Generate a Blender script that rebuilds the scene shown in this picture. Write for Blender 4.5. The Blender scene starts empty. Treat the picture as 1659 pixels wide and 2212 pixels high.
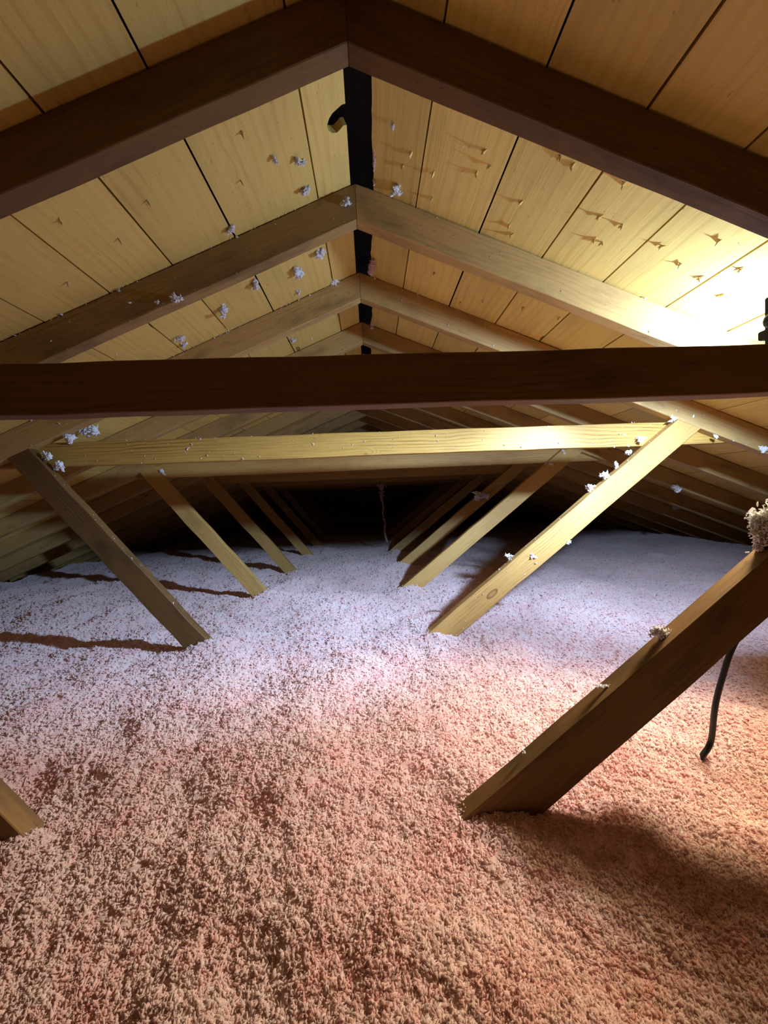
import bpy, bmesh, math, random
import numpy as np
from mathutils import Vector, Matrix

random.seed(7); rng = np.random.default_rng(11)
S = bpy.context.scene
COL = S.collection

# ------------------------------------------------------------------ camera
cam_d = bpy.data.cameras.new('camera'); cam = bpy.data.objects.new('camera', cam_d); COL.objects.link(cam)
cam_d.sensor_fit = 'VERTICAL'; cam_d.sensor_height = 24.0; cam_d.lens = 830.6 / 2212 * 24.0
cam_d.clip_start = 0.02; cam_d.clip_end = 60
yaw, pitch, roll = 0.03319, -0.03578, -0.03986
f = Vector((math.sin(yaw)*math.cos(pitch), math.cos(yaw)*math.cos(pitch), math.sin(pitch)))
r0 = Vector((math.cos(yaw), -math.sin(yaw), 0)); u0 = r0.cross(f)
rr = r0*math.cos(roll) + u0*math.sin(roll); uu = -r0*math.sin(roll) + u0*math.cos(roll)
M = Matrix.Identity(4)
for i in range(3):
    M[i][0] = rr[i]; M[i][1] = uu[i]; M[i][2] = -f[i]
cam.matrix_world = M
S.camera = cam

# ------------------------------------------------------------------ view, world
S.view_settings.view_transform = 'Standard'; S.view_settings.look = 'None'
S.view_settings.gamma = 1.0; S.view_settings.use_curve_mapping = False
S.view_settings.exposure = 0.0
w = bpy.data.worlds.new('world'); S.world = w; w.use_nodes = True
w.node_tree.nodes['Background'].inputs[0].default_value = (0.02, 0.02, 0.025, 1)
w.node_tree.nodes['Background'].inputs[1].default_value = 0.0

# ------------------------------------------------------------------ the work lamp's light (its body is built below)
LAMP = Vector((1.00, 0.87, 0.322))
COOL = (0.63, 0.95, 1.47)
WARM = (1.0, 0.87, 0.56)
def light(name, kind, loc, energy, color, aim=None, **kw):
    d = bpy.data.lights.new(name, kind); d.energy = energy; d.color = color
    for k, v in kw.items(): setattr(d, k, v)
    o = bpy.data.objects.new(name, d); COL.objects.link(o); o.location = loc
    if aim is not None: o.rotation_euler = Vector(aim).to_track_quat('-Z', 'Y').to_euler()
    return o
light('lamp_flood', 'AREA', LAMP, 8.5, COOL, (-0.90, 1.0, 0.18), shape='DISK', size=0.045)
light('lamp_low', 'SPOT', LAMP, 48.0, COOL, (-1.10, 0.9, -1.05), spot_size=math.radians(112), spot_blend=1.0, shadow_soft_size=0.022)
light('lamp_right_beam', 'SPOT', LAMP, 66.0, COOL, (0.32, 1.0, -0.66), spot_size=math.radians(80), spot_blend=1.0, shadow_soft_size=0.022)
light('lamp_beam', 'SPOT', LAMP, 85.0, COOL, (-0.60, 1.0, -0.50), spot_size=math.radians(48), spot_blend=1.0, shadow_soft_size=0.022)
light('lamp_side_beam', 'SPOT', LAMP, 130.0, COOL, (-1.7, 0.85, -0.80), spot_size=math.radians(56), spot_blend=1.0, shadow_soft_size=0.022)
light('lamp_spill', 'SPOT', LAMP, 128.0, WARM, (-0.70, -0.42, -0.92), spot_size=math.radians(98), spot_blend=0.9, shadow_soft_size=0.09)

# ------------------------------------------------------------------ measures of the attic
SR, SL = 0.4052, 0.4152          # roof slope right / left of the ridge
AX, AZ, PH = -0.007, 0.7565, 0.0966  # ridge line: x, underside of rafters, plumb height of a rafter
T = 0.038                        # timber thickness
Y1, SP = 0.6638, 0.4064
def YK(k): return Y1 + SP*(k-1)
CT, CB = 0.2606, 0.1699          # collar tie top / bottom
FZ = -0.565                      # insulation surface
YB, YE = -1.6, 7.55              # ends of the attic
def slope(s): return SR if s > 0 else SL
def zbot(x): return AZ - slope(x-AX)*abs(x-AX)
def zdeck(x): return zbot(x) + PH

# ------------------------------------------------------------------ node helpers
def newmat(name):
    m = bpy.data.materials.new(name); m.use_nodes = True
    nt = m.node_tree
    for n in list(nt.nodes): nt.nodes.remove(n)
    out = nt.nodes.new('ShaderNodeOutputMaterial')
    return m, nt, out
def N(nt, t, **kw):
    n = nt.nodes.new(t)
    for k, v in kw.items():
        if k == 'inp':
            for a, b in v.items(): n.inputs[a].default_value = b
        else: setattr(n, k, v)
    return n
def L(nt, a, b): nt.links.new(a, b)
def ramp(nt, stops):
    n = nt.nodes.new('ShaderNodeValToRGB'); e = n.color_ramp.elements
    while len(e) < len(stops): e.new(0.5)
    for i, (p, c) in enumerate(stops): e[i].position = p; e[i].color = (*c, 1)
    return n
def mixc(nt, a, b, fac, mode='MIX'):
    n = nt.nodes.new('ShaderNodeMix'); n.data_type = 'RGBA'; n.blend_type = mode
    for s, v in ((6, a), (7, b), (0, fac)):
        if hasattr(v, 'links'): nt.links.new(v, n.inputs[s])
        elif s == 0: n.inputs[0].default_value = v
        else: n.inputs[s].default_value = (*v, 1)
    return n.outputs[2]

def wood(name, light_c, dark_c, stain_c, grain=1.0, rough=0.55, knots=0.5, var=0.25, stain=0.35, rings=55.0):
    """sawn pine: 'wc' = (along, across, through) in metres with an offset of its own for every board"""
    m, nt, out = newmat(name)
    at = N(nt, 'ShaderNodeAttribute', attribute_name='wc')
    sd = N(nt, 'ShaderNodeAttribute', attribute_name='seed')
    # slow wander of the grain
    mp = N(nt, 'ShaderNodeMapping'); mp.inputs['Scale'].default_value = (2.2, 9.0, 9.0); L(nt, at.outputs['Vector'], mp.inputs[0])
    wn = N(nt, 'ShaderNodeTexNoise', inp={'Scale': 1.0, 'Detail': 3.0, 'Roughness': 0.55}); L(nt, mp.outputs[0], wn.inputs['Vector'])
    # knots
    mk = N(nt, 'ShaderNodeMapping'); mk.inputs['Scale'].default_value = (3.2, 7.5, 0.0); L(nt, at.outputs['Vector'], mk.inputs[0])
    vk = N(nt, 'ShaderNodeTexVoronoi', inp={'Scale': 1.0, 'Randomness': 1.0}); L(nt, mk.outputs[0], vk.inputs['Vector'])
    kmask = N(nt, 'ShaderNodeMapRange', inp={1: 0.0, 2: 0.22, 3: 1.0, 4: 0.0}); L(nt, vk.outputs['Distance'], kmask.inputs[0])
    ksel = N(nt, 'ShaderNodeSeparateColor'); L(nt, vk.outputs['Color'], ksel.inputs[0])
    kon = N(nt, 'ShaderNodeMath', operation='LESS_THAN'); L(nt, ksel.outputs[0], kon.inputs[0]); kon.inputs[1].default_value = knots
    kfac = N(nt, 'ShaderNodeMath', operation='MULTIPLY'); L(nt, kmask.outputs[0], kfac.inputs[0]); L(nt, kon.outputs[0], kfac.inputs[1])
    # growth-ring lines along the board
    sp = N(nt, 'ShaderNodeSeparateXYZ'); L(nt, at.outputs['Vector'], sp.inputs[0])
    a1 = N(nt, 'ShaderNodeMath', operation='MULTIPLY_ADD'); L(nt, wn.outputs['Fac'], a1.inputs[0]); a1.inputs[1].default_value = 0.055; L(nt, sp.outputs['Y'], a1.inputs[2])
    a2 = N(nt, 'ShaderNodeMath', operation='MULTIPLY_ADD'); L(nt, kfac.outputs[0], a2.inputs[0]); a2.inputs[1].default_value = 0.075; L(nt, a1.outputs[0], a2.inputs[2])
    a3 = N(nt, 'ShaderNodeMath', operation='MULTIPLY'); L(nt, a2.outputs[0], a3.inputs[0]); a3.inputs[1].default_value = rings*2*math.pi
    sn = N(nt, 'ShaderNodeMath', operation='SINE'); L(nt, a3.outputs[0], sn.inputs[0])
    rg = N(nt, 'ShaderNodeMapRange', inp={1: 0.1, 2: 1.0, 3: 0.0, 4: 1.0}); L(nt, sn.outputs[0], rg.inputs[0])
    # fine streaks
    mf = N(nt, 'ShaderNodeMapping'); mf.inputs['Scale'].default_value = (6.0, 260.0, 260.0); L(nt, at.outputs['Vector'], mf.inputs[0])
    fn = N(nt, 'ShaderNodeTexNoise', inp={'Scale': 1.0, 'Detail': 2.0, 'Roughness': 0.6}); L(nt, mf.outputs[0], fn.inputs['Vector'])
    fr = N(nt, 'ShaderNodeMapRange', inp={1: 0.45, 2: 0.75, 3: 0.0, 4: 1.0}); L(nt, fn.outputs['Fac'], fr.inputs[0])
    # streaks fade in and out
    ml = N(nt, 'ShaderNodeMapping'); ml.inputs['Scale'].default_value = (3.0, 14.0, 14.0); L(nt, at.outputs['Vector'], ml.inputs[0])
    ln = N(nt, 'ShaderNodeTexNoise', inp={'Scale': 1.0, 'Detail': 2.0}); L(nt, ml.outputs[0], ln.inputs['Vector'])
    lm = N(nt, 'ShaderNodeMapRange', inp={1: 0.40, 2: 0.65, 3: 0.15, 4: 1.0}); L(nt, ln.outputs['Fac'], lm.inputs[0])
    g1 = N(nt, 'ShaderNodeMath', operation='MULTIPLY'); L(nt, rg.outputs[0], g1.inputs[0]); L(nt, lm.outputs[0], g1.inputs[1])
    g1b = N(nt, 'ShaderNodeMath', operation='MULTIPLY'); L(nt, g1.outputs[0], g1b.inputs[0]); g1b.inputs[1].default_value = 0.55*grain
    g2 = N(nt, 'ShaderNodeMath', operation='MULTIPLY'); L(nt, fr.outputs[0], g2.inputs[0]); g2.inputs[1].default_value = 0.40*grain
    gs = N(nt, 'ShaderNodeMath', operation='ADD', use_clamp=True); L(nt, g1b.outputs[0], gs.inputs[0]); L(nt, g2.outputs[0], gs.inputs[1])
    c = mixc(nt, light_c, dark_c, gs.outputs[0])
    # weather stains: blotches
    ms = N(nt, 'ShaderNodeMapping'); ms.inputs['Scale'].default_value = (4.0, 12.0, 12.0); ms.inputs['Location'].default_value = (7.3, 2.1, 0); L(nt, at.outputs['Vector'], ms.inputs[0])
    st = N(nt, 'ShaderNodeTexNoise', inp={'Scale': 1.0, 'Detail': 6.0, 'Roughness': 0.65}); L(nt, ms.outputs[0], st.inputs['Vector'])
    sr = N(nt, 'ShaderNodeMapRange', inp={1: 0.50, 2: 0.78, 3: 0.0, 4: stain*2}); sr.clamp = True; L(nt, st.outputs['Fac'], sr.inputs[0])
    c = mixc(nt, c, stain_c, sr.outputs[0])
    # specks
    mq = N(nt, 'ShaderNodeMapping'); mq.inputs['Scale'].default_value = (60.0, 130.0, 130.0); L(nt, at.outputs['Vector'], mq.inputs[0])
    qn = N(nt, 'ShaderNodeTexNoise', inp={'Scale': 1.0, 'Detail': 3.0}); L(nt, mq.outputs[0], qn.inputs['Vector'])
    qr = N(nt, 'ShaderNodeMapRange', inp={1: 0.68, 2: 0.76, 3: 0.0, 4: 0.7}); L(nt, qn.outputs['Fac'], qr.inputs[0])
    c = mixc(nt, c, stain_c, qr.outputs[0])
    # knots are brown, with a dark rim
    kr = ramp(nt, [(0.0, (0, 0, 0)), (0.50, (0, 0, 0)), (0.58, (1, 1, 1)), (0.72, (0.35, 0.35, 0.35)), (1.0, (0.65, 0.65, 0.65))]); L(nt, kfac.outputs[0], kr.inputs[0])
    c = mixc(nt, c, (0.20, 0.085, 0.025), kr.outputs[0])
    # board-to-board tone
    hv = N(nt, 'ShaderNodeHueSaturation'); L(nt, c, hv.inputs['Color'])
    sm = N(nt, 'ShaderNodeMath', operation='MULTIPLY_ADD'); L(nt, sd.outputs['Fac'], sm.inputs[0]); sm.inputs[1].default_value = var; sm.inputs[2].default_value = 1-var/2
    L(nt, sm.outputs[0], hv.inputs['Value'])
    b = N(nt, 'ShaderNodeBsdfPrincipled'); L(nt, hv.outputs[0], b.inputs['Base Color'])
    b.inputs['Roughness'].default_value = rough; b.inputs['Specular IOR Level'].default_value = 0.28
    bh = N(nt, 'ShaderNodeMath', operation='MULTIPLY_ADD'); L(nt, gs.outputs[0], bh.inputs[0]); bh.inputs[1].default_value = -1.0; L(nt, kfac.outputs[0], bh.inputs[2])
    bp = N(nt, 'ShaderNodeBump', inp={'Strength': 0.25, 'Distance': 0.0015}); L(nt, bh.outputs[0], bp.inputs['Height']); L(nt, bp.outputs[0], b.inputs['Normal'])
    L(nt, b.outputs[0], out.inputs[0])
    return m

PINE   = wood('pine_roof_board', (0.82, 0.57, 0.165), (0.64, 0.37, 0.080), (0.36, 0.24, 0.09), grain=0.75, knots=0.45, var=0.30, stain=0.18, rings=38)
RAFTW  = wood('rafter_wood', (0.50, 0.31, 0.110), (0.32, 0.17, 0.050), (0.15, 0.095, 0.045), grain=0.7, knots=0.35, var=0.25, stain=0.42, rings=75)
DARKW  = wood('shaded_weathered_wood', (0.20, 0.098, 0.030), (0.095, 0.045, 0.014), (0.05, 0.03, 0.016), grain=0.8, knots=0.35, var=0.5, stain=0.45, rings=75)  # nearest truss's backlit shade painted into the colour; weathered timber on one left web
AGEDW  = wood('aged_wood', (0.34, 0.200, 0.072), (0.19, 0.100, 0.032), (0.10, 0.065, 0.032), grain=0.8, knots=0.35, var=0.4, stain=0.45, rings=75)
TIEW   = wood('collar_wood', (0.54, 0.31, 0.070), (0.24, 0.11, 0.022), (0.22, 0.115, 0.035), grain=1.15, knots=0.22, var=0.20, stain=0.25, rings=80)
WEBW   = wood('web_wood', (0.52, 0.30, 0.088), (0.25, 0.115, 0.030), (0.17, 0.095, 0.035), grain=1.0, knots=0.6, var=0.30, stain=0.25, rings=90)
WALLW  = wood('gable_wood', (0.30, 0.19, 0.08), (0.20, 0.11, 0.04), (0.09, 0.06, 0.03), grain=0.7)

def plain(name, c, rough=0.6, metal=0.0, bump=0.0, bscale=200):
    m, nt, out = newmat(name)
    b = N(nt, 'ShaderNodeBsdfPrincipled'); b.inputs['Roughness'].default_value = rough; b.inputs['Metallic'].default_value = metal
    tc = N(nt, 'ShaderNodeTexCoord')
    n = N(nt, 'ShaderNodeTexNoise', inp={'Scale': bscale, 'Detail': 3.0}); L(nt, tc.outputs['Object'], n.inputs['Vector'])
    cc = mixc(nt, tuple(v*0.75 for v in c), tuple(min(1, v*1.2) for v in c), n.outputs['Fac'])
    L(nt, cc, b.inputs['Base Color'])
    if bump:
        bp = N(nt, 'ShaderNodeBump', inp={'Strength': bump, 'Distance': 0.002}); L(nt, n.outputs['Fac'], bp.inputs['Height']); L(nt, bp.outputs[0], b.inputs['Normal'])
    L(nt, b.outputs[0], out.inputs[0])
    return m
FELT  = plain('roofing_felt', (0.012, 0.012, 0.014), 0.95, bump=0.5)
STEEL = plain('rusty_steel', (0.42, 0.33, 0.22), 0.45, 0.7, bscale=300)
RUBBER = plain('black_rubber', (0.006, 0.006, 0.007), 0.5)
BLACKM = plain('black_metal', (0.02, 0.02, 0.02), 0.5, 0.0)
GYPS  = plain('ceiling_board', (0.35, 0.33, 0.30), 0.9)
REFL  = plain('reflector', (0.75, 0.75, 0.76), 0.25, 1.0)

def fluff(name, c, tip=(0.93, 0.82, 0.80), thin=0.5):
    m, nt, out = newmat(name)
    tc = N(nt, 'ShaderNodeTexCoord')
    n = N(nt, 'ShaderNodeTexNoise', inp={'Scale': 9.0, 'Detail': 5.0, 'Roughness': 0.6}); L(nt, tc.outputs['Object'], n.inputs['Vector'])
    n2 = N(nt, 'ShaderNodeTexNoise', inp={'Scale': 130.0, 'Detail': 3.0}); L(nt, tc.outputs['Object'], n2.inputs['Vector'])
    rm = N(nt, 'ShaderNodeMapRange', inp={1: 0.42, 2: 0.70, 3: 0.0, 4: 1.0}); L(nt, n.outputs['Fac'], rm.inputs[0])
    cc = mixc(nt, c, (c[0]*1.0, c[1]*0.84, c[2]*0.84), rm.outputs[0])
    rm2 = N(nt, 'ShaderNodeMapRange', inp={1: 0.35, 2: 0.7, 3: 0.0, 4: 0.6}); L(nt, n2.outputs['Fac'], rm2.inputs[0])
    cc = mixc(nt, cc, tip, rm2.outputs[0])
    d = N(nt, 'ShaderNodeBsdfDiffuse'); L(nt, cc, d.inputs['Color']); d.inputs['Roughness'].default_value = 1.0
    t = N(nt, 'ShaderNodeBsdfTranslucent'); L(nt, cc, t.inputs['Color'])
    bp = N(nt, 'ShaderNodeBump', inp={'Strength': 0.3, 'Distance': 0.002}); L(nt, n2.outputs['Fac'], bp.inputs['Height'])
    L(nt, bp.outputs[0], d.inputs['Normal'])
    mx = N(nt, 'ShaderNodeMixShader', inp={0: thin}); L(nt, d.outputs[0], mx.inputs[1]); L(nt, t.outputs[0], mx.inputs[2])
    L(nt, mx.outputs[0], out.inputs[0])
    return m
PINK = fluff('pink_glass_wool', (0.965, 0.75, 0.70), (0.96, 0.86, 0.82))
PALE = fluff('pale_glass_wool', (0.94, 0.93, 0.93), (0.97, 0.97, 0.97), 0.2)

# ------------------------------------------------------------------ object helpers
def tag(o, label=None, cat=None, group=None, kind=None):
    if label: o['label'] = label
    if cat: o['category'] = cat
    if group: o['group'] = group
    if kind: o['kind'] = kind
    return o
def empty(name, loc, label, cat, group=None):
    o = bpy.data.objects.new(name, None); COL.objects.link(o); o.location = loc; o.empty_display_size = 0.1
    return tag(o, label, cat, group)
def mesh_obj(name, verts, faces, mat, parent=None, smooth=False, wc=None, seed=None, origin=None):
    me = bpy.data.meshes.new(name)
    V = np.asarray(verts, dtype=np.float64)
    if origin is not None: V = V - np.asarray(origin)
    me.from_pydata(V.tolist() if len(V) < 200000 else V, [], faces if isinstance(faces, list) else faces.tolist())
    me.materials.append(mat)
    if wc is not None:
        a = me.attributes.new('wc', 'FLOAT_VECTOR', 'POINT'); a.data.foreach_set('vector', np.asarray(wc, dtype=np.float32).ravel())
        a = me.attributes.new('seed', 'FLOAT', 'POINT'); a.data.foreach_set('value', np.asarray(seed, dtype=np.float32).ravel())
    if smooth: me.polygons.foreach_set('use_smooth', [True]*len(me.polygons))
    me.update()
    o = bpy.data.objects.new(name, me); COL.objects.link(o)
    if origin is not None: o.location = origin
    if parent is not None:
        o.parent = parent
        o.location = Vector(o.location) - Vector(parent.location)
    return o

def hnoise(t, seed):
    """smooth 1-d noise"""
    r = np.random.default_rng(int(seed)).uniform(-1, 1, 64)
    i = np.floor(t).astype(int) % 63; fr = t-np.floor(t); fr = fr*fr*(3-2*fr)
    return r[i]*(1-fr)+r[i+1]*fr

def timber(name, p0, p1, width, y0, mat, parent, cut0=None, cut1=None, side=1, thick=T, rough=0.0009, seedv=None):
    """A sawn board in the XZ plane. The line p0-p1 is one edge; `side` gives the side the width lies on.
    cut0/cut1 = (point, normal) of the plane its ends are sawn to."""
    p0 = np.array(p0, float); p1 = np.array(p1, float)
    d = p1-p0; ln = np.linalg.norm(d); d /= ln
    n = np.array([-d[1], d[0]])*side
    c = 0.0016
    prof = [(0, c), (c, 0), (width-c, 0), (width, c), (width, thick-c), (width-c, thick), (c, thick), (0, thick-c)]
    nseg = max(6, int(ln/0.035))
    sd = random.random() if seedv is None else seedv
    off = random.uniform(0, 40)
    V = []; W = []
    for a, b in prof:
        q = p0+n*a
        t0, t1 = 0.0, ln
        if cut0 is not None:
            pc, nc = map(np.array, cut0); t0 = np.dot(pc-q, nc)/np.dot(d, nc)
        if cut1 is not None:
            pc, nc = map(np.array, cut1); t1 = np.dot(pc-q, nc)/np.dot(d, nc)
        ts = np.linspace(t0, t1, nseg+1)
        wob = hnoise(ts*9+off, 100+off*7+(a > width/2)*3)*rough*(1 if a < width/2 else -1)
        wob2 = hnoise(ts*2.2+off, 300+off*3)*rough*1.3
        for i, t in enumerate(ts):
            e = wob[i]+wob2[i] if 0 < i < nseg else 0
            x, z = q+d*t+n*e
            V.append((x, y0+b, z)); W.append((t+off, a+sd*5.3, b+sd*3.1))
    m = nseg+1; F = []
    for k in range(8):
        k2 = (k+1) % 8
        for i in range(nseg):
            F.append((k*m+i, k*m+i+1, k2*m+i+1, k2*m+i))
    F.append([k*m for k in range(8)]); F.append([k*m+nseg for k in range(7, -1, -1)])
    if side < 0: F = [tuple(reversed(ff)) for ff in F]
    V = np.array(V); org = V.mean(0)
    return mesh_obj(name, V, F, mat, parent, wc=W, seed=[sd]*len(V), origin=org)

# ------------------------------------------------------------------ roof deck: boards running along the ridge, black felt above
def deck(side, edges, notch=None):
    V = []; F = []; W = []; SD = []
    s = slope(side); cs = 1/math.sqrt(1+s*s)
    th = 0.019
    nx, nz = (s*cs*side, cs)
    gap = 0.0021
    for i in range(len(edges)-1):
        e0 = edges[i] + (gap if i else 0); e1 = edges[i+1]-gap
        sd = random.random(); off = random.uniform(0, 30)
        ys = [YB-0.05, YE+0.05]
        lift = random.uniform(-0.0008, 0.0012) + 0.0012
        if i == 0 and notch:
            out = [(e0, ys[0])] + [(a, b) for a, b in notch] + [(e0, ys[1])]
        else: out = [(e0, ys[0]), (e0, ys[1])]
        # outline: inner edge from front to back, then outer edge from back to front (lightly subdivided for a wavering edge)
        oy = np.linspace(ys[1], ys[0], 40)
        wv = hnoise(oy*2.5+off, 500+i+(side > 0)*50)*0.0011
        out += [(e1+wv[j], oy[j]) for j in range(40)]
        n0 = len(V); n = len(out)
        for lay in (0, 1):
            for (h, y) in out:
                x = AX+side*h; z = AZ+PH-s*h
                V.append((x+nx*(lift+lay*th), y, z+nz*(lift+lay*th)))
                W.append((y+off, h/cs+sd*4.7, lay*th+sd)); SD.append(sd)
        bot = list(range(n0, n0+n)); top = list(range(n0+n, n0+2*n))
        if side > 0: bot = bot[::-1]
        else: top = top[::-1]
        F.append(bot); F.append(top)
        for j in range(n):
            k = (j+1) % n
            q = (n0+j, n0+k, n0+n+k, n0+n+j)
            F.append(q if side > 0 else q[::-1])
    o = mesh_obj('ceiling', V, F, PINE, wc=W, seed=SD)
    return tag(o, kind='structure')
el = [0.012, 0.100, 0.328, 0.498, 0.667] + [0.667+0.175*j for j in range(1, 18)]
er = [0.045, 0.161, 0.334, 0.508, 0.680, 0.860, 1.037] + [1.037+0.175*j for j in range(1, 16)]
deck(-1, el, notch=[(0.012, 0.858), (0.020, 0.857), (0.032, 0.862), (0.041, 0.866), (0.049, 0.874), (0.055, 0.886), (0.054, 0.899), (0.046, 0.909), (0.035, 0.913), (0.026, 0.908), (0.020, 0.903), (0.012, 0.905)])
nr = [(0.045+0.004*hnoise(np.array([y*9.0]), 77)[0]+0.0015*random.uniform(-1, 1), y) for y in np.arange(-1.4, 7.4, 0.02)]
deck(1, er, notch=nr)
# felt over the boards, closed over the ridge slot
def slab(name, pts, y0, y1, mat, kind='structure'):
    n = len(pts); V = [(x, y0, z) for x, z in pts]+[(x, y1, z) for x, z in pts]
    F = [list(range(n))[::-1], list(range(n, 2*n))]+[(i, (i+1) % n, n+(i+1) % n, n+i) for i in range(n)]
    W = [(v[2], v[0], v[1]) for v in V]
    o = mesh_obj(name, V, F, mat, wc=W, seed=[0.5]*len(V)); return tag(o, kind=kind)
dz = 0.030
ft = [(-3.75, zdeck(-3.75)+dz), (AX, AZ+PH+dz+0.05), (3.75, zdeck(3.75)+dz), (3.75, zdeck(3.75)+dz+0.03), (AX, AZ+PH+dz+0.08), (-3.75, zdeck(-3.75)+dz+0.03)]
slab('ceiling', ft, YB-0.1, YE+0.1, FELT)
# gable walls and the plasterboard the insulation lies on
def gable(name, y0, y1):
    pts = [(-3.7, -0.92), (3.7, -0.92), (3.7, zdeck(3.7)+0.01), (AX, AZ+PH+0.012), (-3.7, zdeck(-3.7)+0.01)]
    return slab(name, pts, y0, y1, WALLW)
gable('wall_back', YE, YE+0.03); gable('wall_front', YB-0.03, YB)
slab('floor', [(-3.9, -0.94), (3.9, -0.94), (3.9, -0.92), (-3.9, -0.92)], YB-0.03, YE+0.03, GYPS)

# ------------------------------------------------------------------ roof framing
XE = 3.6
def rafter(sgn, y, parent, bow=0.0, seedv=None, mat=None):
    s = slope(sgn); th = math.atan(s); wd = PH*math.cos(th)
    p0 = (AX, AZ+bow); p1 = (AX+sgn*XE, AZ-s*XE+bow*0.3)
    # the right-hand rafter meets the left-hand one on a plumb cut
    return timber('rafter', p0, p1, wd-0.001, y, mat or RAFTW, parent, cut0=((AX+sgn*0.0006, 0), (1, 0)), cut1=((AX+sgn*XE, 0), (1, 0)), side=(1 if sgn > 0 else -1), seedv=seedv)
def slope_cut(sgn, dzz=0.0):
    s = slope(sgn); return ((AX, AZ+dzz), (s*sgn, 1.0))
trusses = {}
ORD = {1: 'nearest', 3: 'second', 5: 'third', 7: 'fourth', 9: 'fifth', 11: 'sixth', 13: 'seventh', 15: 'eighth', 17: 'farthest'}
for k in range(1, 18):
    y = YK(k)
    if k % 2 == 1:
        lab = {1: 'nearest roof truss, black in shadow, its broad dark collar tie crossing the whole view',
               3: 'second roof truss, with the bright lamplit collar tie and long tan diagonal webs'}.get(
               k, ORD[k]+' roof truss from the viewer, brown timber %s' % {5: 'right behind the bright one', 7: 'half lit, half in shade', 9: 'with the dusty strand', 11: 'dim in the depth'}.get(k, 'in the dark depth of the attic'))
        t = empty('roof_truss', (AX, y, FZ), lab, 'roof truss', 'braced roof trusses')
        trusses[k] = t
        dm = DARKW if k == 1 else None  # nearest truss stands against the light; its shade is put into the wood
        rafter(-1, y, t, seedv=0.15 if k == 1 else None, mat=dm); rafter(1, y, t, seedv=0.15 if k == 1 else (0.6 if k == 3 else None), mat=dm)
        dzc = {1: 0, 3: 0, 5: 0.004, 7: 0.0, 9: -0.006}.get(k, random.uniform(-0.006, 0.006))
        tilt = {3: 0.0, 5: 0.006, 7: -0.003}.get(k, 0.0)
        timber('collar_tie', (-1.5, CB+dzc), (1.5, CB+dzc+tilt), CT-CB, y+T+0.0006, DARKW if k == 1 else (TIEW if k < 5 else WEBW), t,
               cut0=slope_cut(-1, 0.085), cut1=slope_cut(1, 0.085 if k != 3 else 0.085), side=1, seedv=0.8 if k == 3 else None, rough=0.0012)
        jl = {1: 0, 3: 0, 5: 0.006, 7: 0.0}.get(k, random.uniform(-0.01, 0.02))
        # right web: upper edge through (0.44,-0.348), slope 0.785
        z44 = {1: -0.347, 3: -0.348, 5: -0.322, 7: -0.345, 9: -0.325}.get(k, -0.335)
        m = 0.787
        p0 = (-0.02, z44-m*0.46); p1 = (1.25, z44+m*0.81)
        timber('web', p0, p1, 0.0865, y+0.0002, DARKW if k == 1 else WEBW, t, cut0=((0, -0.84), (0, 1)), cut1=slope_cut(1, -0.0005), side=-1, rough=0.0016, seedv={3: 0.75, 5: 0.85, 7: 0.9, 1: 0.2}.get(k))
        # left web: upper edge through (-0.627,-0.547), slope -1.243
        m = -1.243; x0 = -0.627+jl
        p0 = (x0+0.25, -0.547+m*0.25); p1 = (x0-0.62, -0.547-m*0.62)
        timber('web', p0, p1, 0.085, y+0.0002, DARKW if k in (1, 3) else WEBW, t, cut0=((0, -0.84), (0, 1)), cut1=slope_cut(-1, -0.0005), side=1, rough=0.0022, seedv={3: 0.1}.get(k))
    else:
        lab = {2: 'plain rafter pair with the pale lamplit right rafter, just behind the nearest truss',
               4: 'plain rafter pair between the second and the third truss',
               6: 'plain rafter pair between the third and the fourth truss'}.get(k, 'plain rafter pair just in front of the %s truss, in the dim depth' % ORD.get(k+1, 'last'))
        t = empty('rafter_pair', (AX, y, AZ), lab, 'rafters', 'plain rafter pairs between the trusses')
        trusses[k] = t
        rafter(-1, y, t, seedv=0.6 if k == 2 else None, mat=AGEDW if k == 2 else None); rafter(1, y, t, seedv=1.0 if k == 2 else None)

# ------------------------------------------------------------------ blown insulation
def vnoise2(x, y, seed, n=256):
    r = np.random.default_rng(seed).random((n, n))
    xi = np.floor(x).astype(int); yi = np.floor(y).astype(int); fx = x-xi; fy = y-yi
    fx = fx*fx*fx*(fx*(fx*6-15)+10); fy = fy*fy*fy*(fy*(fy*6-15)+10)
    a = r[xi % n, yi % n]; b = r[(xi+1) % n, yi % n]; c = r[xi % n, (yi+1) % n]; d = r[(xi+1) % n, (yi+1) % n]
    return (a*(1-fx)+b*fx)*(1-fy)+(c*(1-fx)+d*fx)*fy
def rotc(x, y, a): return x*math.cos(a)-y*math.sin(a), x*math.sin(a)+y*math.cos(a)
def worley(x, y, seed, n=128):
    g = np.random.default_rng(seed); jx = g.random((n, n)); jy = g.random((n, n))
    xi = np.floor(x).astype(int); yi = np.floor(y).astype(int)
    best = np.full(x.shape, 9.0)
    for dx in (-1, 0, 1):
        for dy in (-1, 0, 1):
            cx = xi+dx; cy = yi+dy
            d = (cx+jx[cx % n, cy % n]-x)**2+(cy+jy[cx % n, cy % n]-y)**2
            best = np.minimum(best, d)
    return np.sqrt(best)
BASES = []
for k in range(1, 18, 2):
    BASES += [(0.22, YK(k)), (-0.65, YK(k))]
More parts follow.
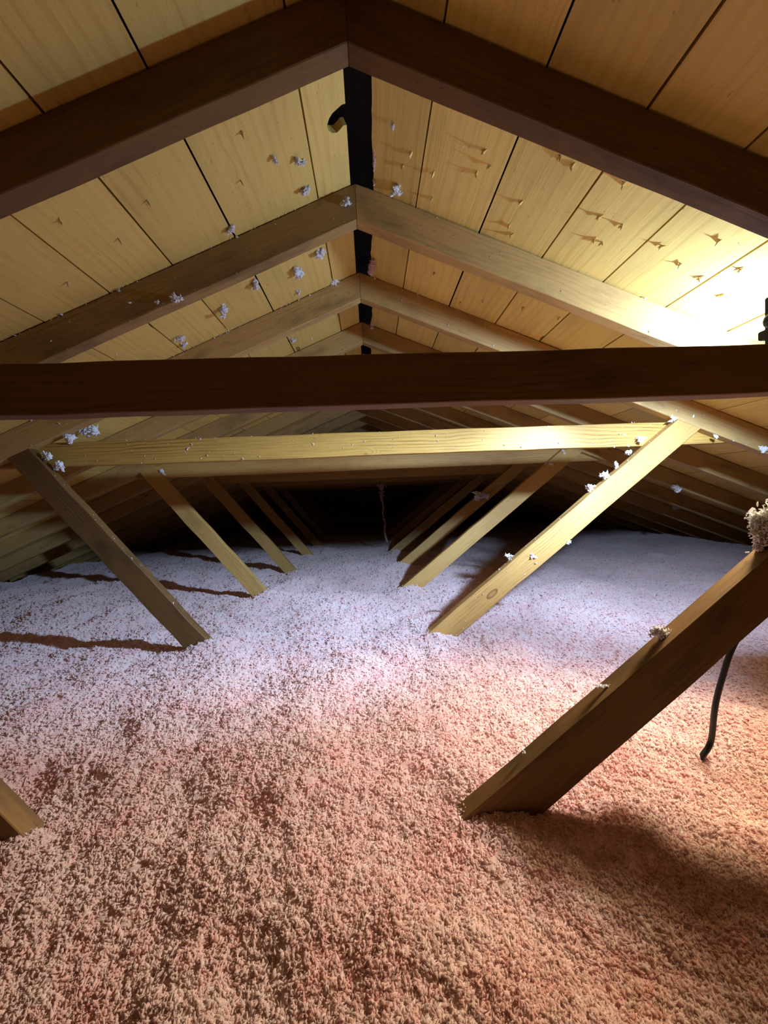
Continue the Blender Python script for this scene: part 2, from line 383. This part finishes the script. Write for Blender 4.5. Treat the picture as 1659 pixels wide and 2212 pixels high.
def base_h(x, y):
    z = np.full(x.shape, FZ)
    z += -0.038*np.clip((0.85-y)/0.5, 0, 1)**1.0
    z += 0.05*np.clip((x-2.0)/1.2, 0, 1) - 0.045*np.clip((-x-1.8)/1.2, 0, 1)
    z += 0.030*(vnoise2(x*1.9+3, y*1.9+9, 1)-0.5)*np.clip(y, 0.4, 1.3)
    a, b = rotc(x, y, 0.6)
    z += 0.040*(vnoise2(a*5.1, b*5.1, 2)-0.5)
    for bx, by in BASES:
        if by < 6: z += 0.026*np.exp(-((x-bx)**2+(y-by-0.01)**2)/(2*0.055**2))
    # little heap where the cable goes in
    z += 0.012*np.exp(-((x-0.665)**2+(y-0.80)**2)/(2*0.03**2))
    return z
def clump_h(x, y):
    a, b = rotc(x, y, 0.9); c, d = rotc(x, y, 2.1); e, g = rotc(x, y, 0.3)
    wx = (vnoise2(x*40, y*40, 21)-0.5)*0.012; wy = (vnoise2(x*40, y*40, 22)-0.5)*0.012
    z = 0.017*(vnoise2(a*13, b*13, 3)-0.5)
    w1 = worley((c+wx)*24, (d+wy)*24, 4); z += 0.009*(0.6-w1)
    w2 = worley((e+wy)*62, (g+wx)*62, 5); z += 0.0065*(0.6-w2)*np.clip(0.75+0.35*y, 0.9, 1.5)
    w3 = worley((a+wx*0.5)*140, (b+wy*0.5)*140, 6); z += 0.0032*(0.6-w3)
    return z
def ins_h(x, y): return base_h(x, y)+clump_h(x, y)

def insulation_mesh():
    # rows: finest near the viewer's end, coarser in the depth
    ys = [0.22]
    while ys[-1] < 7.5: ys.append(ys[-1]+0.0012+0.0026*ys[-1]**1.35)
    ys = np.array(ys); nt_ = 1300
    t = np.linspace(-1.22, 1.22, nt_)
    Yg, Tg = np.meshgrid(ys, t, indexing='ij')
    Xg = Tg*(0.62+0.86*np.minimum(Yg, 2.6))
    lim = 3.28
    Xg = np.clip(Xg, -lim, lim)
    Zg = ins_h(Xg, Yg)
    # sideways jitter, so that the crumbs overhang one another
    J = 0.5*(0.0012+0.0026*Yg**1.35)
    Xj = Xg+(vnoise2(Xg*90, Yg*90, 31)-0.5)*0.010
    Yj = Yg+(vnoise2(Xg*90+50, Yg*90, 32)-0.5)*0.010
    # keep it below the roof boards
    Zg = np.minimum(Zg, AZ+PH-0.012-np.where(Xj > AX, SR, SL)*np.abs(Xj-AX))
    nr_, nc_ = Yg.shape
    V = np.stack([Xj.ravel(), Yj.ravel(), Zg.ravel()], 1)
    idx = np.arange(nr_*nc_).reshape(nr_, nc_)
    F = np.stack([idx[:-1, :-1].ravel(), idx[:-1, 1:].ravel(), idx[1:, 1:].ravel(), idx[1:, :-1].ravel()], 1)
    wq = Xg[:-1, 1:].ravel()-Xg[:-1, :-1].ravel(); F = F[wq > 1e-6]
    # coarser apron for the part behind and beside the viewer
    xs = np.arange(-3.3, 3.31, 0.02); ya = np.arange(YB+0.01, 3.0, 0.02)
    A, B = np.meshgrid(ya, xs, indexing='ij'); Z = ins_h(B, A)
    inside = (A > 0.26) & (np.abs(B) < 1.19*(0.62+0.86*np.minimum(A, 2.6)))
    Z = np.where(inside, Z-0.05, Z-0.003)
    Z = np.minimum(Z, AZ+PH-0.012-np.where(B > AX, SR, SL)*np.abs(B-AX))
    V2 = np.stack([B.ravel(), A.ravel(), Z.ravel()], 1)
    i2 = np.arange(A.size).reshape(A.shape)+len(V)
    F2 = np.stack([i2[:-1, :-1].ravel(), i2[:-1, 1:].ravel(), i2[1:, 1:].ravel(), i2[1:, :-1].ravel()], 1)
    return np.vstack([V, V2]), np.vstack([F, F2])

# crumb shapes: small ragged icosahedra
def ico():
    g = (1+5**0.5)/2
    v = np.array([(-1, g, 0), (1, g, 0), (-1, -g, 0), (1, -g, 0), (0, -1, g), (0, 1, g), (0, -1, -g), (0, 1, -g), (g, 0, -1), (g, 0, 1), (-g, 0, -1), (-g, 0, 1)], float)
    v /= np.linalg.norm(v[0])
    fc = np.array([(0, 11, 5), (0, 5, 1), (0, 1, 7), (0, 7, 10), (0, 10, 11), (1, 5, 9), (5, 11, 4), (11, 10, 2), (10, 7, 6), (7, 1, 8), (3, 9, 4), (3, 4, 2), (3, 2, 6), (3, 6, 8), (3, 8, 9), (4, 9, 5), (2, 4, 11), (6, 2, 10), (8, 6, 7), (9, 8, 1)])
    return v, fc
IV, IF = ico()
def crumbs(P, size, stretch=1.0, g=rng):
    """ragged crumbs at points P; returns verts, faces (triangles)"""
    n = len(P)
    R = g.uniform(0.25, 1.0, (n, 12))**1.0
    R[g.random((n, 12)) < 0.2] *= 1.9
    # random rotations
    q = g.normal(size=(n, 4)); q /= np.linalg.norm(q, axis=1)[:, None]
    w_, x, y, z = q.T
    Rm = np.stack([1-2*(y*y+z*z), 2*(x*y-z*w_), 2*(x*z+y*w_), 2*(x*y+z*w_), 1-2*(x*x+z*z), 2*(y*z-x*w_), 2*(x*z-y*w_), 2*(y*z+x*w_), 1-2*(x*x+y*y)], 1).reshape(n, 3, 3)
    base = IV[None]*R[:, :, None]*np.array([1.35, 0.6, 0.45*stretch])
    V = np.einsum('nij,nkj->nki', Rm, base)*np.asarray(size).reshape(-1, 1, 1)+P[:, None, :]
    F = (IF[None]+(np.arange(n)*12)[:, None, None]).reshape(-1, 3)
    return V.reshape(-1, 3), F
def bulk_mesh(name, V, quads, tris, mat):
    me = bpy.data.meshes.new(name)
    me.vertices.add(len(V)); me.vertices.foreach_set('co', V.astype(np.float32).ravel())
    nq, nt_ = len(quads), len(tris)
    me.loops.add(nq*4+nt_*3)
    me.loops.foreach_set('vertex_index', np.concatenate([quads.ravel(), tris.ravel()]).astype(np.int32))
    me.polygons.add(nq+nt_)
    me.polygons.foreach_set('loop_start', np.concatenate([np.arange(nq)*4, nq*4+np.arange(nt_)*3]).astype(np.int32))
    me.polygons.foreach_set('use_smooth', np.concatenate([np.ones(nq, bool), np.ones(nt_, bool)]))
    me.materials.append(mat); me.update(calc_edges=True); me.validate()
    return me
V, Q = insulation_mesh()
# loose crumbs lying on top, as many per square metre as the eye could tell apart
n = 360000
yy = 1/rng.uniform(1/6.0, 1/0.30, n*2)          # denser towards the near end
xx = rng.uniform(-1.15, 1.15, n*2)*(0.48+0.92*yy)
ok = (np.abs(xx) < 3.1); xx = xx[ok][:n]; yy = yy[ok][:n]
zz = ins_h(xx, yy)
hi = clump_h(xx, yy)
sz = rng.uniform(0.0010, 0.0040, len(xx))*(1+0.42*yy)
P = np.stack([xx, yy, zz+sz*0.25], 1)
P[:, 2] = np.minimum(P[:, 2], AZ+PH-0.02-np.where(xx > AX, SR, SL)*np.abs(xx-AX))
CV, CF = crumbs(P, sz)
me = bulk_mesh('blown_insulation', np.vstack([V, CV]), Q, CF+len(V), PINK)
ins = bpy.data.objects.new('blown_insulation', me); COL.objects.link(ins)
tag(ins, 'pink loose-fill fibreglass insulation covering the whole attic floor in soft crumbs', 'insulation', kind='stuff')

# ------------------------------------------------------------------ tufts of insulation caught on the timber
def tuft(name, c, size, label, group=None, elong=(1, 1, 1), n=None, seed=0, droop=0.0, cat='insulation tuft', crumb=0.16, mat=None):
    g = np.random.default_rng(1000+seed)
    n = int(1.6*(n or (22+min(140, 1800*size))))
    nb = 5 if n < 300 else 22
    ctr = g.normal(size=(nb, 3))*0.24
    nn = np.linalg.norm(ctr, axis=1); ctr *= (np.minimum(nn, 0.42)/nn)[:, None]
    p = ctr[g.integers(0, nb, n)]*g.uniform(0.25, 1.15, (n, 1))+g.normal(size=(n, 3))*(0.065 if n < 300 else 0.075)
    p = p*np.array(elong)*size
    p[:, 2] -= droop*size*g.random(n)
    V, F = crumbs(p, g.uniform(0.5, 1.2, n)*size*crumb, g=g)
    me = bulk_mesh(name, V, np.zeros((0, 4), int), F, mat or PALE)
    o = bpy.data.objects.new(name, me); COL.objects.link(o); o.location = c
    return tag(o, label, cat, group)
TG = 'white insulation tufts caught on the timber'
roof_tufts = [
 ((-0.188, 0.903, 0.778), 0.0120, 'faint white tuft on the left roof boards near the ridge, leftmost of three close together'),
 ((-0.141, 0.932, 0.797), 0.0140, 'white tuft on the left roof boards near the ridge, middle of three close together'),
 ((-0.127, 0.948, 0.803), 0.0125, 'white tuft on the left roof boards near the ridge, right one of three close together'),
 ((-0.134, 1.016, 0.801), 0.0185, 'slanting white tuft beside the first board joint left of the ridge slot'),
 ((-0.331, 1.035, 0.719), 0.0175, 'white tuft in a board joint just above the left dark rafter behind the nearest truss'),
 ((0.083, 0.869, 0.817), 0.0095, 'small white crumb high on the right roof boards beside the ridge slot'),
 ((0.099, 1.034, 0.810), 0.0195, 'bright bluish white tuft on the right roof boards just above the pale rafter apex'),
 ((0.045, 1.040, 0.832), 0.0085, 'tiny white crumb on the right edge of the black ridge slot'),
 ((-0.130, 1.278, 0.802), 0.0270, 'long hanging white tuft under the left roof boards behind the dark rafter'),
 ((-0.214, 1.303, 0.767), 0.0330, 'largest white tuft on the left roof boards, in a board joint behind the dark rafter'),
 ((-0.342, 1.278, 0.714), 0.0200, 'narrow white tuft hanging close below the dark left rafter'),
 ((-0.466, 1.328, 0.663), 0.0265, 'white tuft beside a board joint of the left roof, middle of the second bay'),
 ((-0.229, 1.426, 0.761), 0.0150, 'small white tuft on left roof boards just above the second truss rafter'),
 ((-0.640, 1.386, 0.590), 0.0190, 'round white tuft low in the second bay of left roof boards, above its twin'),
 ((-0.650, 1.429, 0.586), 0.0180, 'white tuft low in the second bay of left roof boards, lower of two'),
 ((-0.319, 1.753, 0.724), 0.0200, 'white tuft on the left roof boards in the third bay above the black collar tie'),
 ((-1.190, 1.670, 0.355), 0.0480, 'large white tuft under the left roof boards just below the black collar tie'),
]
for i, (c, s, lb) in enumerate(roof_tufts):
    tall = i in (8, 10, 11, 3)
    tuft('insulation_tuft', (c[0], c[1], c[2]-s*0.30), s*1.65, lb, TG, elong=(0.8, 1.0, 1.3) if tall else ((1.5, 1, 0.7) if i == 16 else (1, 1, 1)), seed=i)
front = [
 ((-0.033, 1.066, 0.799), 0.0185, 'white tuft on nail tips at the apex of the dark left rafter'),
 ((-0.501, 1.066, 0.557), 0.0230, 'white curled tuft on the lower edge of the dark left rafter'),
 ((-0.550, 1.067, 0.546), 0.0100, 'small crumb on the dark left rafter, left of the curled tuft'),
 ((-0.647, 1.067, 0.579), 0.0080, 'tiny crumb on the upper face of the dark left rafter'),
 ((-0.344, 1.068, 0.731), 0.0120, 'small white tuft on the top edge of the dark left rafter under a board joint'),
 ((-0.404, 1.068, 0.700), 0.0120, 'small wisp on the top edge of the dark left rafter, left of the board joint'),
 ((-0.121, 1.474, 0.820), 0.0340, 'bright flat tuft along the top of the second truss left rafter near the apex'),
 ((-0.510, 1.474, 0.652), 0.0240, 'white tuft on top of the second truss left rafter, lower down the slope'),
 ((0.039, 1.880, 0.832), 0.0230, 'pinkish crumb at the apex of the rafters behind the second truss'),
 ((1.558, 1.471, 0.135), 0.0230, 'bluish tuft under the second truss right rafter, at the right edge of the view'),
 ((1.359, 1.472, 0.192), 0.0150, 'small tuft on the bottom edge of the right rafter beyond the bright web'),
 ((-1.125, 1.500, 0.272), 0.0340, 'white tuft where the left rafter meets the bright collar tie'),
 ((-1.198, 1.490, 0.207), 0.0300, 'white tuft heaped at the top of the left dark web'),
 ((-1.165, 1.492, 0.172), 0.0300, 'white tuft just below the heap on the left dark web'),
 ((2.180, 2.283, 0.036), 0.0360, 'scattered white tuft on the third truss right rafter, left of two'),
 ((2.262, 2.283, -0.012), 0.0320, 'scattered white tuft on the third truss right rafter, right of two'),
 ((1.867, 2.283, -0.003), 0.0420, 'dull white tuft on the right rafters behind the bright web'),
 ((2.520, 3.098, -0.160), 0.0440, 'lone bluish tuft low on the right rafters of the fourth truss'),
 ((1.193, 1.474, 0.263), 0.0190, 'white tuft at the very top of the bright right web'),
]
for i, (c, s, lb) in enumerate(front):
    tuft('insulation_tuft', c, s*1.55, lb, TG, elong=(1.6, .6, .8) if i == 6 else (1, 0.7, 1), seed=40+i)
faces = [
 ((0.732, 1.514, 0.227), 0.0146), ((0.660, 1.514, 0.206), 0.0128), ((0.537, 1.514, 0.194), 0.0146), ((0.757, 1.514, 0.190), 0.0128), ((0.890, 1.514, 0.182), 0.0109),
 ((0.981, 1.514, 0.170), 0.0128), ((1.037, 1.514, 0.170), 0.0146), ((1.004, 1.514, 0.218), 0.0128), ((1.027, 1.514, 0.217), 0.0128), ((1.071, 1.530, 0.264), 0.0164),
 ((-0.488, 1.514, 0.173), 0.0146), ((-0.697, 1.514, 0.219), 0.0182), ((-0.679, 1.514, 0.237), 0.0109), ((-0.218, 1.514, 0.220), 0.0128)]
ORDN = ['first', 'second', 'third', 'fourth', 'fifth', 'sixth', 'seventh', 'eighth', 'ninth', 'tenth', 'eleventh', 'twelfth', 'thirteenth', 'fourteenth', 'fifteenth', 'sixteenth']
for i, (c, s) in enumerate(faces):
    tuft('insulation_crumb', c, s, 'tiny white crumb on the bright collar tie face, %s from its left end' % ORDN[sorted(faces).index((c, s))], 'crumbs on the bright collar tie', elong=(1, .6, 1), n=9, seed=80+i, cat='insulation crumb')
strip = [
 ((1.080, 1.495, 0.193), 0.0233, 'white tuft on the upper edge of the bright right web, second from its top'),
 ((1.025, 1.495, 0.141), 0.0215, 'white tuft on the upper edge of the bright right web, third from its top'),
 ((0.975, 1.487, 0.092), 0.0215, 'thin standing tuft on the face of the bright right web, above its knot'),
 ((0.927, 1.495, 0.058), 0.0286, 'widest bluish tuft on the upper edge of the bright right web'),
 ((0.863, 1.495, 0.010), 0.0268, 'bluish tuft on the upper edge of the bright right web, just below the widest one'),
 ((0.536, 1.495, -0.250), 0.0197, 'white tuft on the upper edge of the bright right web, low down'),
 ((0.625, 1.474, -0.250), 0.0179, 'white star-shaped tuft on the lower face of the bright right web'),
 ((0.765, 1.474, -0.200), 0.0130, 'small crumb on the lower edge of the bright right web'),
 ((1.177, 2.299, 0.235), 0.0277, 'tuft at the top of the third truss right web, upper of two'),
 ((1.078, 2.299, 0.168), 0.0277, 'tuft at the top of the third truss right web, lower of two'),
 ((0.896, 3.096, -0.012), 0.0700, 'ragged pink tuft hooked on the fourth truss right web'),
 ((-1.215, 2.299, 0.205), 0.0300, 'small white tuft at the top of the third truss left web'),
]
for i, (c, s, lb) in enumerate(strip):
    tuft('insulation_tuft', c, s*1.5, lb, TG, elong=(1.2, .9, .8) if i != 2 else (.5, .5, 1.4), seed=120+i)
tuft('insulation_tuft', (0.735, 0.690, -0.085), 0.085, 'big ragged lump of tan insulation on the black web at the right picture edge', None, elong=(0.9, 0.35, 1.1), n=1300, seed=200, crumb=0.055)
tuft('insulation_tuft', (0.520, 0.686, -0.268), 0.032, 'fuzzy brown tuft half way up the upper edge of the black foreground web', None, elong=(1.2, 0.5, 0.8), n=260, seed=201, crumb=0.10)
tuft('insulation_tuft', (0.262, 0.684, -0.478), 0.012, 'small pale wisp low on the upper edge of the black foreground web', None, n=14, seed=202)
tuft('insulation_tuft', (0.415, 0.684, -0.362), 0.022, 'flat dusty wisp on the upper edge of the black foreground web', None, elong=(1.6, .6, .3), n=90, seed=203, crumb=0.09)
# ridge slot lump
tuft('insulation_tuft', (0.036, 1.400, 0.822), 0.075, 'pink lump of insulation bulging out of the black ridge slot', None, elong=(0.30, 1.1, 0.30), n=900, seed=210, crumb=0.06, mat=PINK)
tuft('insulation_tuft', (0.043, 0.985, 0.834), 0.05, 'thin pinkish rim of insulation along the right edge of the ridge slot', None, elong=(0.10, 1.3, 0.08), n=300, seed=211, crumb=0.05, mat=PINK)
# crumbs around the feet of the webs
# fluffy thread hanging from a far collar tie
def strand():
    g = np.random.default_rng(5); P = []; S_ = []
    z = np.linspace(0.150, -0.46, 190)
    for i, zz_ in enumerate(z):
        t_ = i/190
        wd = 0.050*(1-t_/0.12) if t_ < 0.12 else (0.020 if t_ < 0.22 else 0.008)
        for j in range(5 if t_ < .22 else 2):
            P.append((0.108+0.036*t_+0.006*math.sin(t_*21)+g.normal()*wd*0.7, YK(9)+T*2+0.02+g.normal()*0.006, zz_+g.normal()*0.003)); S_.append(g.uniform(0.004, 0.010)*(1.3 if t_ < .12 else 1))
    P = np.array(P); V, F = crumbs(P-P.mean(0), np.array(S_), g=g)
    me = bulk_mesh('fluffy_strand', V, np.zeros((0, 4), int), F, PINK)
    o = bpy.data.objects.new('fluffy_strand', me); COL.objects.link(o); o.location = P.mean(0)
    tag(o, 'thin dusty strand of insulation hanging in the dark from a far collar tie', 'strand')
strand()

# specks of dust: nobody could count them
def specks():
    g = np.random.default_rng(9); P = []
    def on_rafter(k, sgn, n):
        s = slope(sgn)
        for _ in range(n):
            h = g.uniform(0.02, 1.6); v = g.uniform(0, 1)**1.5*PH
            P.append((AX+sgn*h, YK(k)-0.0006, AZ-s*h+v))
    def on_top(k, sgn, n):     # in the corner between rafter and boards
        s = slope(sgn)
        for _ in range(n):
            h = g.uniform(0.05, 1.3); P.append((AX+sgn*h, YK(k)-g.uniform(0, 0.004), AZ+PH-s*h-g.uniform(0, 0.004)))
    on_rafter(2, -1, 45); on_rafter(2, 1, 20); on_rafter(3, -1, 60); on_rafter(3, 1, 45); on_top(2, -1, 60); on_top(3, -1, 70); on_rafter(4, -1, 20); on_top(3, 1, 30)
    for _ in range(90):
        P.append((g.uniform(-1.15, 1.15), YK(3)+T-0.0005, CB+g.uniform(0, 1)*(CT-CB)))
    for _ in range(25):
        P.append((g.uniform(-1.1, 1.1), YK(3)+T+g.uniform(0, 0.03), CT+0.0005))
    for _ in range(40):
        t_ = g.uniform(0, 1); x = 0.3+0.9*t_; P.append((x, YK(3)-0.0003, -0.348+0.787*(x-0.44)-g.uniform(0, 0.10)))
    for _ in range(40):
        x = g.uniform(0.3, 1.15); P.append((x, YK(3)+g.uniform(0, T), -0.348+0.787*(x-0.44)+0.0008))
    for _ in range(30):
        x = g.uniform(-1.2, -0.7); P.append((x, YK(3)+g.uniform(0, T), -0.547-1.243*(x+0.627)+0.0008))
    for _ in range(90):     # roof boards
        h = g.uniform(0.03, 1.1); sg = -1 if g.random() < 0.7 else 1
        P.append((AX+sg*h, g.uniform(0.75, 1.9), AZ+PH-slope(sg)*h+0.0005))
    P = np.array(P); n_ = len(P)
    sz_ = g.uniform(0.0008, 0.0026, n_)*(0.6+0.4*P[:, 1])
    sz_[g.random(n_) < 0.12] *= 2.2
    V, F = crumbs(P, sz_, g=g)
    me = bulk_mesh('insulation_specks', V, np.zeros((0, 4), int), F, PALE)
    o = bpy.data.objects.new('insulation_specks', me); COL.objects.link(o)
    tag(o, 'fine white specks of insulation dust strewn over rafters, collar tie and roof boards', 'dust', kind='stuff')
specks()

# ------------------------------------------------------------------ roofing nails that came through the boards
def nail_mesh():
    bm = bmesh.new()
    segs = [(0.0, 0.0016), (0.008, 0.0015), (0.0125, 0.0012), (0.0165, 0.0001)]
    rings = []
    for h, r_ in segs:
        rings.append([bm.verts.new((r_*math.cos(a*math.pi/4), r_*math.sin(a*math.pi/4), -h)) for a in range(8)])
    for a, b in zip(rings[:-1], rings[1:]):
        for i in range(8): bm.faces.new((a[i], a[(i+1) % 8], b[(i+1) % 8], b[i]))
    bm.faces.new(rings[0]); bm.faces.new(rings[-1][::-1])
    bm.normal_update(); me = bpy.data.meshes.new('roofing_nail'); bm.to_mesh(me); bm.free(); me.materials.append(STEEL); return me
def splinter_mesh(seed):
    """wood torn up around the nail: a few pointed slivers bent away from the board"""
    g = random.Random(seed); V = []; F = []
    for j in range(3):
        a = g.choice([0, math.pi])+g.uniform(-0.35, 0.35); ln = g.uniform(0.007, 0.013); wd = g.uniform(0.0022, 0.0042)
        d = Vector((math.cos(a+math.pi/2), math.sin(a+math.pi/2), 0)); n_ = Vector((-d.y, d.x, 0)); b = len(V)
        rise = g.uniform(0.003, 0.008)
        V += [tuple(n_*wd), tuple(-n_*wd), tuple(d*ln+Vector((0, 0, 0))), tuple(n_*wd*0.3+Vector((0, 0, -rise))), tuple(-n_*wd*0.3+Vector((0, 0, -rise)))]
        F += [(b, b+3, b+2), (b+1, b+2, b+4), (b+3, b+4, b+2), (b, b+1, b+4, b+3), (b, b+2, b+1)]
    me = bpy.data.meshes.new('splinter'); me.from_pydata(V, [], F); me.materials.append(PINE)
    at_ = me.attributes.new('wc', 'FLOAT_VECTOR', 'POINT'); at_.data.foreach_set('vector', [c for v in V for c in (v[1], v[0], v[2])])
    at_ = me.attributes.new('seed', 'FLOAT', 'POINT'); at_.data.foreach_set('value', [0.5]*len(V))
    return me
NM = nail_mesh(); SM = [splinter_mesh(i) for i in range(4)]
nails = [(0.275, 0.851), (0.274, 0.908), (0.184, 0.952), (0.193, 1.020), (0.389, 0.936), (0.388, 1.010), (0.403, 1.036), (0.415, 0.796), (0.552, 0.892), (0.578, 0.956), (0.547, 0.797),
 (0.597, 0.954), (0.707, 0.900), (0.772, 0.925), (0.785, 0.834), (0.605, 0.888), (0.444, 0.807), (0.111, 0.964), (0.129, 0.924), (0.298, 0.876), (0.833, 0.942), (0.879, 0.882), (0.915, 0.968),
 (0.248, 1.315), (0.422, 1.364), (0.546, 1.317), (-0.460, 0.873), (-0.234, 0.820), (-0.271, 0.922), (-0.618, 0.839), (-0.719, 0.984), (-0.380, 1.649), (-0.56, 0.93), (0.31, 0.76), (0.66, 1.30), (0.36, 1.42), (0.62, 1.73), (0.50, 1.70)]
for i, (x, y) in enumerate(nails):
    sg = 1 if x > AX else -1
    bay = 0 if y < YK(2) else (1 if y < YK(3) else 2)
    edges = er if x > 0 else el
    def board(q): return sum(1 for e in edges if abs(q-AX) > e)
    same = sorted([q for q in nails if (q[0] > 0) == (x > 0) and board(q[0]) == board(x) and (0 if q[1] < YK(2) else (1 if q[1] < YK(3) else 2)) == bay], key=lambda q: (q[1], q[0]))
    pos = same.index((x, y))
    lb = 'nail tip in %s roof board %s of the ridge slot, %s bay%s' % (ORDN[board(x)-1], 'right' if x > 0 else 'left', ['first', 'second', 'third'][bay],
         '' if len(same) == 1 else (', nearest the viewer' if pos == 0 else (', farthest back' if pos == len(same)-1 else ', %s nearest' % ORDN[pos])))
    grp = {True: 'nail tips through the right roof boards' , False: 'nail tips through the left roof boards'}[x > 0] + (', first bay' if y < 1.06 else ', farther bays')
    o = bpy.data.objects.new('roofing_nail', NM); COL.objects.link(o)
    o.location = (x, y, zdeck(x)+0.004)
    o.rotation_euler = (random.uniform(-.35, .35), math.atan(slope(sg))*sg+random.uniform(-.35, .35), random.uniform(0, .5))
    tag(o, lb, 'nail', grp)
    if x > 0 or i % 2:
        c = bpy.data.objects.new('splinter', SM[i % 4]); COL.objects.link(c); c.parent = o; c.location = (0, 0, -0.004); c['label'] = 'torn wood sliver'

# ------------------------------------------------------------------ cable and the work lamp
def tube(name, pts, rad, mat, parent=None, n=10, origin=None):
    P = [Vector(p) for p in pts]
    # catmull-rom
    Q_ = []
    for i in range(len(P)-1):
        a = P[max(i-1, 0)]; b = P[i]; c = P[i+1]; d = P[min(i+2, len(P)-1)]
        for s_ in range(8):
            t_ = s_/8
            Q_.append(0.5*((2*b)+(c-a)*t_+(2*a-5*b+4*c-d)*t_*t_+(3*b-a-3*c+d)*t_**3))
    Q_.append(P[-1])
    V = []; F = []; prev = Vector((0, 1, 0.1)).normalized()
    for i, q in enumerate(Q_):
        d = (Q_[min(i+1, len(Q_)-1)]-Q_[max(i-1, 0)]).normalized()
        s_ = prev.cross(d).normalized(); b = d.cross(s_); prev = b
        for j in range(n):
            a = 2*math.pi*j/n; V.append(tuple(q+s_*math.cos(a)*rad+b*math.sin(a)*rad))
    for i in range(len(Q_)-1):
        for j in range(n): F.append((i*n+j, i*n+(j+1) % n, (i+1)*n+(j+1) % n, (i+1)*n+j))
    F.append(list(range(n))[::-1]); F.append([(len(Q_)-1)*n+j for j in range(n)])
    return mesh_obj(name, V, F, mat, parent, smooth=True, origin=origin if origin is not None else tuple(P[0]))
cab = tube('cable', [(1.00, 0.80, 0.22), (0.95, 0.79, 0.0), (0.82, 0.78, -0.24), (0.748, 0.77, -0.335), (0.722, 0.77, -0.405), (0.706, 0.77, -0.465), (0.698, 0.77, -0.530), (0.688, 0.768, -0.552), (0.670, 0.764, -0.570), (0.645, 0.755, -0.61)], 0.0056, RUBBER)
tag(cab, 'black rubber cable dropping from behind the black web into the pink insulation', 'cable')

def lathe(prof, n=28):
    V = []; F = []
    for r_, h in prof:
        for j in range(n):
            a = 2*math.pi*j/n; V.append((r_*math.cos(a), r_*math.sin(a), h))
    for i in range(len(prof)-1):
        for j in range(n): F.append((i*n+j, i*n+(j+1) % n, (i+1)*n+(j+1) % n, (i+1)*n+j))
    return V, F
lt = empty('work_lamp', (0.812, 0.735, CT), 'black clamp-on work lamp on the black collar tie at the right picture edge', 'lamp')
def lpart(name, V, F, mat, loc=None, aim=None, smooth=True):
    o = mesh_obj(name, V, F, mat, smooth=smooth); o.parent = lt
    if aim is not None: o.rotation_euler = Vector(aim).to_track_quat('Z', 'Y').to_euler()
    if loc is not None: o.location = Vector(loc)-Vector(lt.location)
    return o
def bar(name, x0, x1, y0, y1, z0, z1, mat=BLACKM):
    bm = bmesh.new(); bmesh.ops.create_cube(bm, size=1.0)
    for v in bm.verts: v.co = Vector((x0+(v.co.x+.5)*(x1-x0), y0+(v.co.y+.5)*(y1-y0), z0+(v.co.z+.5)*(z1-z0)))-Vector(lt.location)
    bmesh.ops.bevel(bm, geom=list(bm.edges), offset=0.002, segments=2, affect='EDGES')
    me = bpy.data.meshes.new(name); bm.to_mesh(me); bm.free(); me.materials.append(mat)
    o = bpy.data.objects.new(name, me); COL.objects.link(o); o.parent = lt; return o
bar('clamp_jaw', 0.806, 0.835, 0.728, 0.760, CT+0.0005, CT+0.075)
bar('clamp_bar', 0.818, 0.832, 0.748, 0.772, CT-0.03, CT+0.115)
bar('clamp_arm', 0.822, 1.012, 0.766, 0.790, CT+0.036, CT+0.054)
V, F = lathe([(0.0001, -0.012), (0.010, -0.012), (0.013, -0.009), (0.0155, -0.003), (0.0155, 0.003), (0.012, 0.009), (0.006, 0.013), (0.0001, 0.014)], 8)
lpart('clamp_knob', V, F, BLACKM, (0.806, 0.744, CT+0.060), (-1, 0.1, 0.1), smooth=False)
aim = Vector((-0.25, 1.0, -0.10)).normalized()
V, F = lathe([(0.0001, -0.085), (0.018, -0.085), (0.020, -0.080), (0.020, -0.045), (0.028, -0.040), (0.034, -0.008), (0.036, -0.008), (0.037, -0.010), (0.031, -0.043), (0.023, -0.049), (0.0001, -0.049)])
lpart('lamp_head', V, F, BLACKM, LAMP-aim*0.006, aim)
me = None

# ------------------------------------------------------------------ done
bpy.context.view_layer.update()
